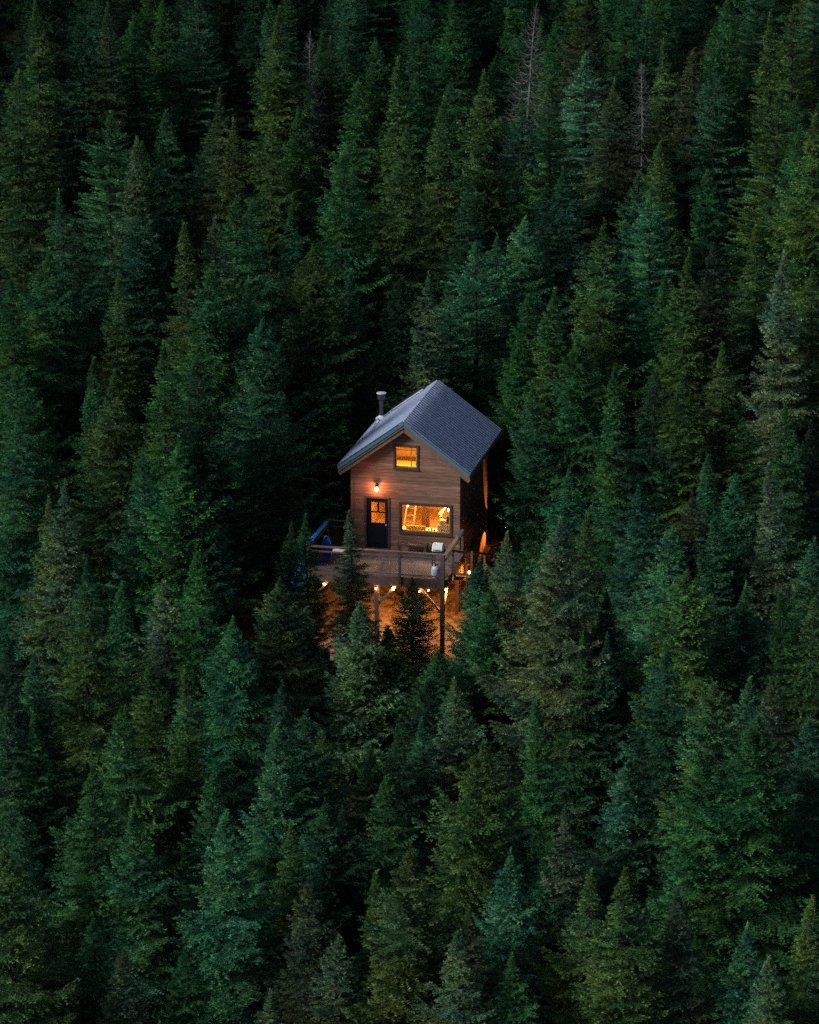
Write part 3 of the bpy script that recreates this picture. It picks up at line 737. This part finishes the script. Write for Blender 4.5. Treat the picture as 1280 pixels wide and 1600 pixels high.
def conifer(seed, H=10., ratio=.19, whorl=.36, nb=8, dead=0., droop=.12, side=.085, soft=0., top=1., low=.06, fat=1.5):
    """returns (needle mesh, trunk mesh): branches in whorls, each a spray of needled twigs"""
    rg = np.random.RandomState(seed)
    tw_s = []; tw_d = []; tw_l = []; tw_t = []; br = []
    ph = rg.uniform(0, 6.28, 6)
    z = H * low + rg.uniform(0, .3)
    lean = rg.normal(0, .012, 2)
    def axis(z): return np.array([lean[0] * z + .05 * math.sin(z * .9 + ph[0]) * z / H, lean[1] * z + .05 * math.sin(z * .7 + ph[1]) * z / H, z])
    zs = []
    while z < H - .12:
        zs.append(z); t = H - z
        z += (whorl * (.45 + .55 * min(1, t / 3.5))) * rg.uniform(.75, 1.25) * (.55 if t < .8 else 1)
    for z in zs:
        t = H - z
        Rm = ratio * H * .95; Lb = Rm * (1 - math.exp(-ratio * fat * t / Rm)) + (.03 + .07 * min(1, t / 2.5)) * top
        wl = 1 + .16 * math.sin(z * 1.9 + ph[2]) + .10 * math.sin(z * 4.3 + ph[3])
        n = max(4, int(round(nb * (.6 + .4 * min(1, t / 2.5)) + rg.uniform(-1, 1))))
        a0 = rg.uniform(0, 6.28)
        for k in range(n):
            az = a0 + 2 * math.pi * k / n + rg.normal(0, .22)
            if rg.rand() < .06: continue
            L = Lb * wl * (1 + .11 * math.sin(2 * az + z * .8 + ph[4]) + .07 * math.sin(3 * az - z * 1.3 + ph[5])) * np.exp(rg.normal(0, .11))
            if rg.rand() < .04: L *= 1.2
            e = math.radians(np.interp(t, [0, .5, 1.5, 4, 10], [62, 42, 22, 4, -12]) + rg.normal(0, 6))
            zz = z + rg.normal(0, .05)
            o = axis(zz); d = np.array([math.cos(az), math.sin(az), 0.]); sd = np.array([-math.sin(az), math.cos(az), 0.])
            def path(u):
                return o + d * (L * u * math.cos(e)) + np.array([0, 0, L * (u * math.sin(e) - droop * np.sin(u * 2.6) + .14 * u ** 3)])
            tb = np.exp(rg.normal(0, .16)); hue = rg.normal(0, .06)
            br.append((path(0), path(.35), path(.7), path(.97), .008 + .008 * L))
            m = max(2, int(L / side)); us = (np.arange(m) + rg.uniform(.2, .8, m)) / m
            us = us[us > .04]
            for u in us:
                p = path(u)
                for s in (-1, 1):
                    ang = math.radians(rg.normal(52, 10)) * (1 - .35 * u)
                    ln = min(.60, (.52 * L * (1 - u) + .10 * min(1, .25 + t / 2.5)) * rg.uniform(.6, 1.15)) + .03
                    dv = d * math.cos(ang) + sd * (s * math.sin(ang)) + np.array([0, 0, rg.normal(-.08 + soft * .5, .11)])
                    if rg.rand() < .07: dv[2] -= .4
                    tw_s.append(p + rg.normal(0, .012, 3)); tw_d.append(dv / np.linalg.norm(dv)); tw_l.append(ln); tw_t.append((tb * np.exp(rg.normal(0, .15)), hue))
            dv = path(1) - path(.85); dv /= (np.linalg.norm(dv) + 1e-6)
            tw_s.append(path(.80)); tw_d.append(dv); tw_l.append(max(.12, L * .24)); tw_t.append((tb * 1.1, hue))
    # leader
    tl = .5 * rg.uniform(.7, 1.3) * top
    tw_s.append(axis(H - .25)); tw_d.append(np.array([0, 0, 1.])); tw_l.append(tl); tw_t.append((1.1, 0))
    for q in range(5):
        a = rg.uniform(0, 6.28); tw_s.append(axis(H - .1 + .05 * q)); dv = np.array([math.cos(a) * .6, math.sin(a) * .6, .8]); tw_d.append(dv / np.linalg.norm(dv)); tw_l.append(.16); tw_t.append((1.1, 0))
    s_ = np.array(tw_s); d_ = np.array(tw_d); l_ = np.array(tw_l); t_ = np.array(tw_t)
    if dead:
        keep = rg.rand(len(s_)) > dead; s_, d_, l_, t_ = s_[keep], d_[keep], l_[keep], t_[keep]
    step = .072 if not dead else .12
    n = np.maximum(2, np.ceil(l_ / step)).astype(int)
    idx = np.repeat(np.arange(len(n)), n)
    k = np.arange(len(idx)) - np.repeat(np.cumsum(n) - n, n)
    sg_ = (l_ / n)[idx]
    D_ = d_[idx]; up = np.tile(np.array([0, 0, 1.]), (len(idx), 1))
    SD = np.cross(D_, up); nrm = np.linalg.norm(SD, axis=1, keepdims=True)
    SD = np.where(nrm > .1, SD / np.maximum(nrm, 1e-6), np.array([1., 0, 0])); UP = np.cross(SD, D_)
    sag = -(k * sg_) ** 2 * .25 * (1 - 2 * soft)
    P0 = s_[idx] + D_ * (k * sg_)[:, None]; P0[:, 2] += sag
    frac = k / n[idx]
    wd = (.062 if not dead else .016) * (1 - .45 * frac)
    tris = []; tt = []
    T3 = t_[idx]
    N = len(idx)
    def emit_(side_v, lenf):
        jit = rg.normal(0, .012, (N, 3)) * (1 if not dead else .3)
        tip = P0 + D_ * (sg_ * lenf)[:, None] + side_v + jit
        b1 = P0 - D_ * (sg_ * .15)[:, None]; b2 = P0 + D_ * (sg_ * .75)[:, None]
        tris.append(np.stack([b1, b2, tip], 1))
        g = T3[:, 0] * (1 + .12 * rg.normal(0, 1, N)) * (1 + .95 * (frac > .72))
        g = np.clip(g, .35, 2.2)
        c = np.stack([g * (1 + T3[:, 1] * 1.5 + .16 * (frac > .7)), g, g * (1 - T3[:, 1])], 1)
        tt.append(np.repeat(c[:, None, :], 3, 1))
    emit_(SD * wd[:, None] + UP * (rg.uniform(-.2, .5, N) * wd)[:, None], 1.0)
    emit_(-SD * wd[:, None] + UP * (rg.uniform(-.2, .5, N) * wd)[:, None], 1.0)
    if not dead: emit_(UP * (wd * .8)[:, None] + SD * (rg.normal(0, .3, N) * wd)[:, None], .9)
    V = np.concatenate(tris).reshape(-1, 3); T = np.concatenate(tt).reshape(-1, 3)
    nm = tri_mesh('crown', V, T, M['needles'] if not dead else M['bare'])
    # trunk and limbs
    mb = MB(); zz = np.linspace(0, H + .05, 12)
    mb.tube([axis(q) if q > 0 else np.array([0, 0, -.4]) for q in zz], [max(.010, .013 * (H - q) + .010) for q in zz], 8)
    for a, b, c, e_, r0 in br:
        mb.tube([a, b, c, e_], [r0, r0 * .75, r0 * .5, .006], 3)
    tm = bpy.data.meshes.new('trunk'); tm.from_pydata(mb.v, [], mb.f); tm.update()
    tm.materials.append(M['bark'] if not dead else M['deadbark'])
    return nm, tm

PROTO = {
    'M': [conifer(11, ratio=.235), conifer(12, ratio=.255, whorl=.42), conifer(13, ratio=.22, nb=9, whorl=.35), conifer(14, ratio=.24, droop=.18)],
    'N': [conifer(21, fat=1.28, ratio=.175, nb=8, whorl=.34), conifer(22, fat=1.28, ratio=.16, whorl=.32, droop=.16), conifer(23, fat=1.28, ratio=.185, whorl=.38)],
    'W': [conifer(31, ratio=.29, nb=10), conifer(32, ratio=.31, whorl=.42, nb=10, droop=.08)],
    'S': [conifer(41, ratio=.25, soft=.45, droop=-.05, whorl=.42, side=.095), conifer(42, ratio=.275, soft=.45, droop=-.05, whorl=.46, side=.1)],   # soft, upswept
    'D': [conifer(51, fat=1.3, ratio=.23, dead=.35, whorl=.34, droop=.25)],
    'Y': [conifer(61, H=5.5, ratio=.28, whorl=.26, nb=9), conifer(62, H=5.5, ratio=.25, whorl=.24, nb=9), conifer(63, H=5.5, ratio=.31, whorl=.27, nb=9)],   # young
}
PH = {k: (5.5 if k == 'Y' else 10.) for k in PROTO}
COLR = {'G': (.031, .122, .043), 'T': (.027, .110, .058), 'O': (.055, .128, .040), 'B': (.044, .080, .040),
        'K': (.018, .066, .038), 'D': (.085, .085, .11), 'L': (.078, .155, .085), 'P': (.046, .170, .092)}

# ---- pixel of a tree tip in the photograph -> a foot on the terrain, for a tree of height h
cp, sp_ = math.cos(PITCH), math.sin(PITCH)
def project(p):
    x, y, z = p[0], p[1], p[2] - CAM_Z
    d = y * cp - z * sp_; u = y * sp_ + z * cp
    return 640 + FPX * x / d, 800 - FPX * u / d
def foot(px, py, h):
    a = (px - 640) / FPX; b = -(py - 800) / FPX
    dy = cp + b * sp_; dz = -sp_ + b * cp
    y = np.linspace(45, 330, 2851); x = a * y / dy; z = CAM_Z + dz / dy * y
    gap = z - terrain(x, y) - h
    i = int(np.argmax(gap <= 0))
    return float(x[i]), float(y[i])
def house_dist(x, y):
    v = Matrix.Rotation(HA, 4, 'Z') @ Vector((x - HO.x, y - HO.y, 0))
    dx = max(-1.1 - v.x, 0, v.x - 5.0); dy_ = max(-3.45 - v.y, 0, v.y - 6.1)
    return math.hypot(dx, dy_), v
# ---- (tip x, tip y, height, shape, colour)
HERO = [
 (62,5,11,'N','O'),(166,10,11,'N','B'),(215,30,10,'N','G'),(128,30,10,'M','K'),(262,5,10,'M','G'),(305,-5,11,'S','T'),(428,15,11,'N','B'),(452,50,11,'M','O'),
 (487,48,11,'D','D'),(515,65,10,'M','B'),(617,95,11,'N','O'),(557,125,10,'M','G'),(335,150,12,'N','B'),(367,192,11,'N','O'),(418,192,11,'M','O'),(465,170,11,'M','G'),
 (537,250,10,'M','G'),(615,200,11,'M','O'),(270,175,11,'M','T'),(165,180,11,'S','T'),(203,215,11,'N','L'),(106,300,11,'N','T'),(125,345,9,'M','K'),(72,395,10,'W','G'),
 (220,325,10,'M','T'),(175,435,9,'N','O'),(332,345,12,'M','B'),(297,350,12,'N','O'),(367,310,11,'M','G'),(472,325,10,'N','T'),(477,390,11,'W','O'),(512,425,10,'N','G'),
 (542,430,10,'M','T'),(380,440,10,'M','T'),(325,415,11,'M','G'),(30,115,11,'M','O'),(15,435,10,'M','G'),
 (655,10,10,'S','T'),(715,5,11,'M','G'),(815,5,11,'D','D'),(870,35,9,'M','G'),(845,30,9,'N','G'),(917,5,11,'W','B'),(1012,25,10,'M','T'),(1052,70,11,'N','O'),
 (1010,95,9,'D','D'),(762,115,12,'M','O'),(677,155,11,'N','O'),(650,120,10,'N','G'),(867,120,11,'N','G'),(920,85,10,'S','P'),(947,130,10,'M','B'),(1090,80,11,'M','B'),
 (1120,100,11,'S','T'),(1217,30,12,'N','O'),(1252,15,11,'S','O'),(1272,185,12,'M','O'),(1195,150,11,'S','O'),(1247,200,10,'M','G'),(1055,230,11,'N','O'),(985,275,10,'S','T'),
 (1025,290,10,'S','P'),(935,350,12,'M','O'),(825,345,10,'W','P'),(745,380,10,'S','P'),(785,372,9,'S','T'),(712,445,9,'S','P'),(655,432,10,'N','L'),
 (855,452,10,'N','O'),(815,465,9,'M','G'),(975,405,10,'M','T'),(1180,360,11,'N','O'),(1062,395,11,'N','O'),(1120,385,11,'M','B'),(1222,397,12,'N','L'),(1277,425,11,'M','O'),(1115,270,10,'M','G'),
 (27,578,10,'M','G'),(182,588,11,'M','O'),(142,560,10,'N','G'),(280,693,11,'M','G'),(235,718,10,'M','T'),(327,728,10,'M','K'),(70,760,10,'N','L'),(87,788,9,'N','O'),
 (152,878,9,'M','T'),(132,918,10,'M','O'),(187,915,9,'N','G'),(252,915,9,'M','L'),(315,863,10,'M','G'),(357,963,8,'W','P'),(437,818,6.7,'N','L'),(480,806,6.6,'N','T'),
 (553,800,6.2,'N','L'),(562,948,6.3,'M','L'),(45,1023,9,'M','T'),(237,1038,9,'N','O'),(3,650,10,'M','T'),(410,505,11,'W','T'),(255,543,11,'N','G'),(330,560,11,'M','K'),
 (972,575,10,'N','G'),(1022,583,10,'M','K'),(1080,590,10,'M','O'),(1155,543,11,'N','O'),(1237,633,10,'N','G'),(1215,736,11,'N','L'),(1095,778,9,'M','B'),(1162,748,10,'M','T'),
 (1137,810,9,'N','T'),(1037,825,9,'M','P'),(877,813,11,'W','L'),(908,810,10,'N','O'),(792,838,7.3,'M','L'),(740,880,5.6,'M','T'),(1080,888,10,'W','O'),(1152,918,9,'M','T'),
 (1260,928,9,'M','O'),(1265,845,9,'M','T'),(1237,930,9,'N','G'),(910,1003,8,'N','G'),(940,998,8,'N','T'),(1110,713,10,'N','T'),(1020,763,9,'M','T'),(905,528,10,'W','G'),
 (806,545,9.2,'W','G'),(848,600,8.5,'M','T'),(645,908,4.0,'M','K'),(608,985,5.0,'M','G'),(430,905,7.5,'W','L'),(505,1020,4.5,'W','K'),(700,1020,4.6,'W','G'),(760,930,6,'M','G'),
 (290,1055,9,'N','O'),(420,1146,9,'M','P'),(200,1106,9,'M','G'),(142,1186,10,'M','G'),(215,1280,9,'M','T'),(357,1270,10,'M','P'),(320,1216,9,'M','T'),(452,1290,9,'N','O'),
 (495,1350,8,'M','T'),(620,1312,11,'M','O'),(587,1372,9,'N','O'),(482,1376,9,'M','B'),(518,1465,8,'M','L'),(22,1338,11,'W','O'),(87,1436,8,'M','B'),(160,1430,8,'M','G'),
 (187,1487,8,'M','L'),(282,1480,8,'M','G'),(400,1548,7,'N','L'),(557,1266,9,'M','K'),(500,1250,9,'M','K'),(490,1115,9,'M','T'),(5,1106,10,'M','T'),(70,1120,9,'N','G'),
 (733,1060,9,'M','L'),(727,1160,11,'W','O'),(855,1100,9,'N','G'),(1125,1068,11,'W','O'),(1165,1123,11,'W','G'),(1085,1170,10,'M','G'),(977,1188,9,'M','P'),(1017,1196,9,'M','K'),
 (880,1268,9,'N','L'),(847,1306,8,'M','G'),(785,1336,9,'M','P'),(800,1240,8,'M','K'),(910,1366,9,'M','O'),(967,1361,10,'M','O'),(1075,1381,9,'N','L'),(1147,1453,8,'M','P'),
 (1262,1406,9,'N','O'),(1215,1500,8,'M','L'),(722,1450,9,'M','L'),(742,1425,9,'M','B'),(642,1390,9,'M','T'),(1270,1130,10,'M','T'),(1200,1060,10,'M','B'),(815,1495,8,'M','G'),
 (1040,1010,9,'M','T'),(560,560,8.5,'M','K'),(505,560,9,'M','G'),(600,1400,8,'M','G'),(668,1062,5.9,'M','K'),(632,1150,8,'M','K'),(680,1130,8,'M','T'),(-4,405,9,'W','K'),(-6,1050,9,'M','K'),(1112,40,9,'M','G'),(805,640,7.2,'M','G'),(588,1175,7.5,'M','G'),(957,925,8,'M','K'),(12,1000,8,'M','K'),(1135,0,9,'M','G'),(600,1215,8,'M','G'),
]
trees = []      # dicts: x, y, h, shape, col, px, py
for (px, py, h, s, c) in HERO:
    hh = h
    for _ in range(30):
        x, y = foot(px, py, hh)
        d, v = house_dist(x, y)
        need = .5 + {'N': .13, 'W': .22}.get(s, .17) * hh * .8
        if hh < 8 and v.y < -2: need = .9
        if d >= need: break
        hh *= .965 if v.y > 1 or y > 118 else 1.03
    trees.append(dict(x=x, y=y, h=hh, s=s, c=c, px=px, py=py, hero=True))

rs = np.random.RandomState(5)
cand = []
yy = 64.
while yy < 232:
    hw_ = yy * .1304 * 1.06 + 3.0; xx = -hw_
    while xx < hw_:
        cand.append((xx + rs.uniform(-1.1, 1.1), yy + rs.uniform(-1.1, 1.1))); xx += 2.9 if yy < 180 else 3.3
    yy += 2.9 if yy < 180 else 3.6
rs.shuffle(cand)
MAXT = 300
nfar = 0
for (x, y) in sorted(cand, key=lambda c: c[1]):
    if len(trees) >= MAXT: break
    pass
def try_fill(x, y):
    if min((t['x'] - x) ** 2 + (t['y'] - y) ** 2 for t in trees) < (3.05 if y < 150 else 2.6) ** 2: return None
    d, v = house_dist(x, y)
    h = float(rs.uniform(5.9, 10.0)); g = th(x, y)
    if d < 1.9: return None
    if -1.5 < v.x < 5.6 and -9 < v.y < -3: return None
    for _ in range(30):
        if h < 3.2: return None
        px, py = project((x, y, g + h + .3)); ok = True
        if y < 119 and 440 < px < 790:
            lim = 1045 if 500 < px < 730 else 930
            if py < lim: ok = False
        if ok:
            for t in trees:
                if not t.get('hero'): continue
                if t['y'] > y and abs(t['px'] - px) < 46 and py < t['py'] + 105 and py > t['py'] - 230: ok = False; break
        if ok: break
        h *= .93
    bx, by = project((x, y, g))
    if py > 1590 or by < -40 or px < -70 or px > 1350: return None
    return dict(x=x, y=y, h=h, px=px, py=py, hero=False)
fills = []
for (x, y) in cand:
    f = try_fill(x, y)
    if f is None: continue
    r = rs.rand()
    f['s'] = 'Y' if f['h'] < 5.5 else ('M', 'N', 'M', 'S', 'W')[int(rs.choice(5, p=[.42, .25, .13, .1, .1]))]
    f['c'] = str(rs.choice(['G', 'T', 'K', 'O', 'B', 'P'], p=[.34, .24, .26, .08, .03, .05]))
    trees.append(f)
print('TREES hero', len(HERO), 'all', len(trees))

CW = {'G': 'deep green', 'T': 'blue-green', 'O': 'olive green', 'B': 'brownish', 'K': 'dark', 'D': 'bare grey dead', 'L': 'pale sage', 'P': 'teal'}
SW = {'N': 'slender ', 'M': '', 'W': 'broad ', 'S': 'soft feathery ', 'D': '', 'Y': 'small '}
def band(t):
    y = t['py']
    for lim, s in ((0, 'crown crossing top edge'), (110, 'tip near the top edge'), (230, 'tip high on the hillside'), (350, 'tip halfway up the hillside'), (480, 'tip above the roof ridge'),
                   (600, 'tip just above ridge height'), (745, 'tip level with the roof'), (860, 'tip level with the windows'), (930, 'tip level with the deck'), (1030, 'tip level with deck post'),
                   (1150, 'tip just below the deck'), (1280, 'tip well below the deck'), (1400, 'tip low in the foreground'), (1480, 'tip near the bottom edge'), (9999, 'tip at the bottom edge')):
        if y < lim: return s
def side(t):
    x = t['px']
    if 530 <= x < 760: return 'in line above cabin' if t['py'] < 600 else 'in front of cabin' if t['py'] < 1060 else 'straight below cabin'
    return 'far left' if x < 215 else 'left of cabin' if x < 530 else 'beside cabin' if x < 760 else 'right of cabin' if x < 1040 else 'far right'
keys = {}
for t in trees: keys.setdefault((t['c'], t['s'], band(t), side(t)), []).append(t)
ORD = ['first', 'second', 'third', 'fourth', 'fifth', 'sixth', 'seventh', 'eighth', 'ninth', 'tenth', 'eleventh', 'twelfth']
for (c, s, b, sd_), L_ in keys.items():
    L_.sort(key=lambda t: t['px'])
    for i, t in enumerate(L_):
        base = f"{SW[s]}{CW[c]} spruce {sd_}, {b}"
        t['label'] = base if len(L_) == 1 else f"{base}, {ORD[min(i, 11)]} from left"

used = {}
for i, t in enumerate(trees):
    s = t['s']
    if t['h'] < 6.8 and s in 'MW': s = 'Y'
    L_ = PROTO[s]; k = used.get(s, 0); used[s] = k + 1
    nm, tm = L_[k % len(L_)]
    root = bpy.data.objects.new('spruce_tree' if t['s'] != 'D' else 'dead_tree', None); COL.objects.link(root)
    root.empty_display_size = .5
    sc = t['h'] / PH[s]; wsc = sc ** .8 * rs.uniform(.96, 1.18) * (1.12 if t['y'] < 150 else 1.04) * (1.3 if s == 'Y' and t['s'] == 'W' else 1.0)
    root.location = (t['x'], t['y'], th(t['x'], t['y']) - .05); root.rotation_euler = (rs.normal(0, .022), rs.normal(0, .022), rs.uniform(0, 6.28))
    root.scale = (wsc, wsc, sc)
    tag(root, t['label'], 'tree', 'spruces of the hillside forest')
    c = np.array(COLR[t['c']]) * np.exp(rs.normal(0, .10)) * (1 + rs.normal(0, .05, 3))
    for nmn, me in (('trunk', tm), ('crown', nm)):
        o = bpy.data.objects.new(nmn, me); COL.objects.link(o); o.parent = root; o.color = (*[float(v) for v in c], 1)

# ------------------------------------------------------------------ reddish gravel under the deck and round the post
def gravel():
    rg = np.random.RandomState(21); nr, na = 14, 48; v = []; f = []
    for i in range(nr + 1):
        for j in range(na):
            a = 2 * math.pi * j / na; r = i / nr * (1 + .10 * math.sin(3 * a + 1) + .07 * math.sin(7 * a))
            p = hw((2.6 + 4.3 * r * math.cos(a), -.6 + 4.6 * r * math.sin(a), 0)); v.append((p.x, p.y, th(p.x, p.y) + (.06 if i < nr else -.05) + rg.normal(0, .015)))
    for i in range(nr):
        for j in range(na): f.append((i * na + j, i * na + (j + 1) % na, (i + 1) * na + (j + 1) % na, (i + 1) * na + j)[::-1])
    me = bpy.data.meshes.new('gravel_yard'); me.from_pydata(v, [], f); me.update(); me.materials.append(simple('reddish_gravel', (.34, .21, .15), .95, noise=.75, nscale=3.5, bump=1.))
    o = bpy.data.objects.new('gravel_yard', me); COL.objects.link(o); tag(o, 'reddish gravel ground below the deck', 'gravel', kind='structure')
gravel()

# ------------------------------------------------------------------ undergrowth
def undergrowth():
    rg = np.random.RandomState(8); V = []; T = []
    n = 9000
    y = rg.uniform(66, 215, n); x = rg.uniform(-1, 1, n) * (y * .14 + 2)
    z = terrain(x, y)
    for i in range(n):
        d, v = house_dist(x[i], y[i])
        if d < .8: continue
        r = rg.uniform(.15, .55); m = 9
        a = rg.uniform(0, 6.28, m); e = rg.uniform(.2, 1.2, m)
        dv = np.stack([np.cos(a) * np.cos(e), np.sin(a) * np.cos(e), np.sin(e)], 1); sd = np.stack([-np.sin(a), np.cos(a), 0 * a], 1)
        c = np.array([x[i], y[i], z[i]]) + rg.normal(0, .12, (m, 3)) * [1, 1, 0]
        V.append(np.stack([c - sd * .05, c + sd * .05, c + dv * r], 1)); g = rg.uniform(.6, 1.3)
        T.append(np.tile(np.array([g, g, g]), (m, 3, 1)))
    me = tri_mesh('undergrowth', np.concatenate(V).reshape(-1, 3), np.concatenate(T).reshape(-1, 3), M['needles'])
    o = bpy.data.objects.new('undergrowth', me); COL.objects.link(o); o.color = (.04, .075, .03, 1)
    tag(o, 'low ferns and scrub between the spruce trunks', 'undergrowth', kind='stuff')
undergrowth()
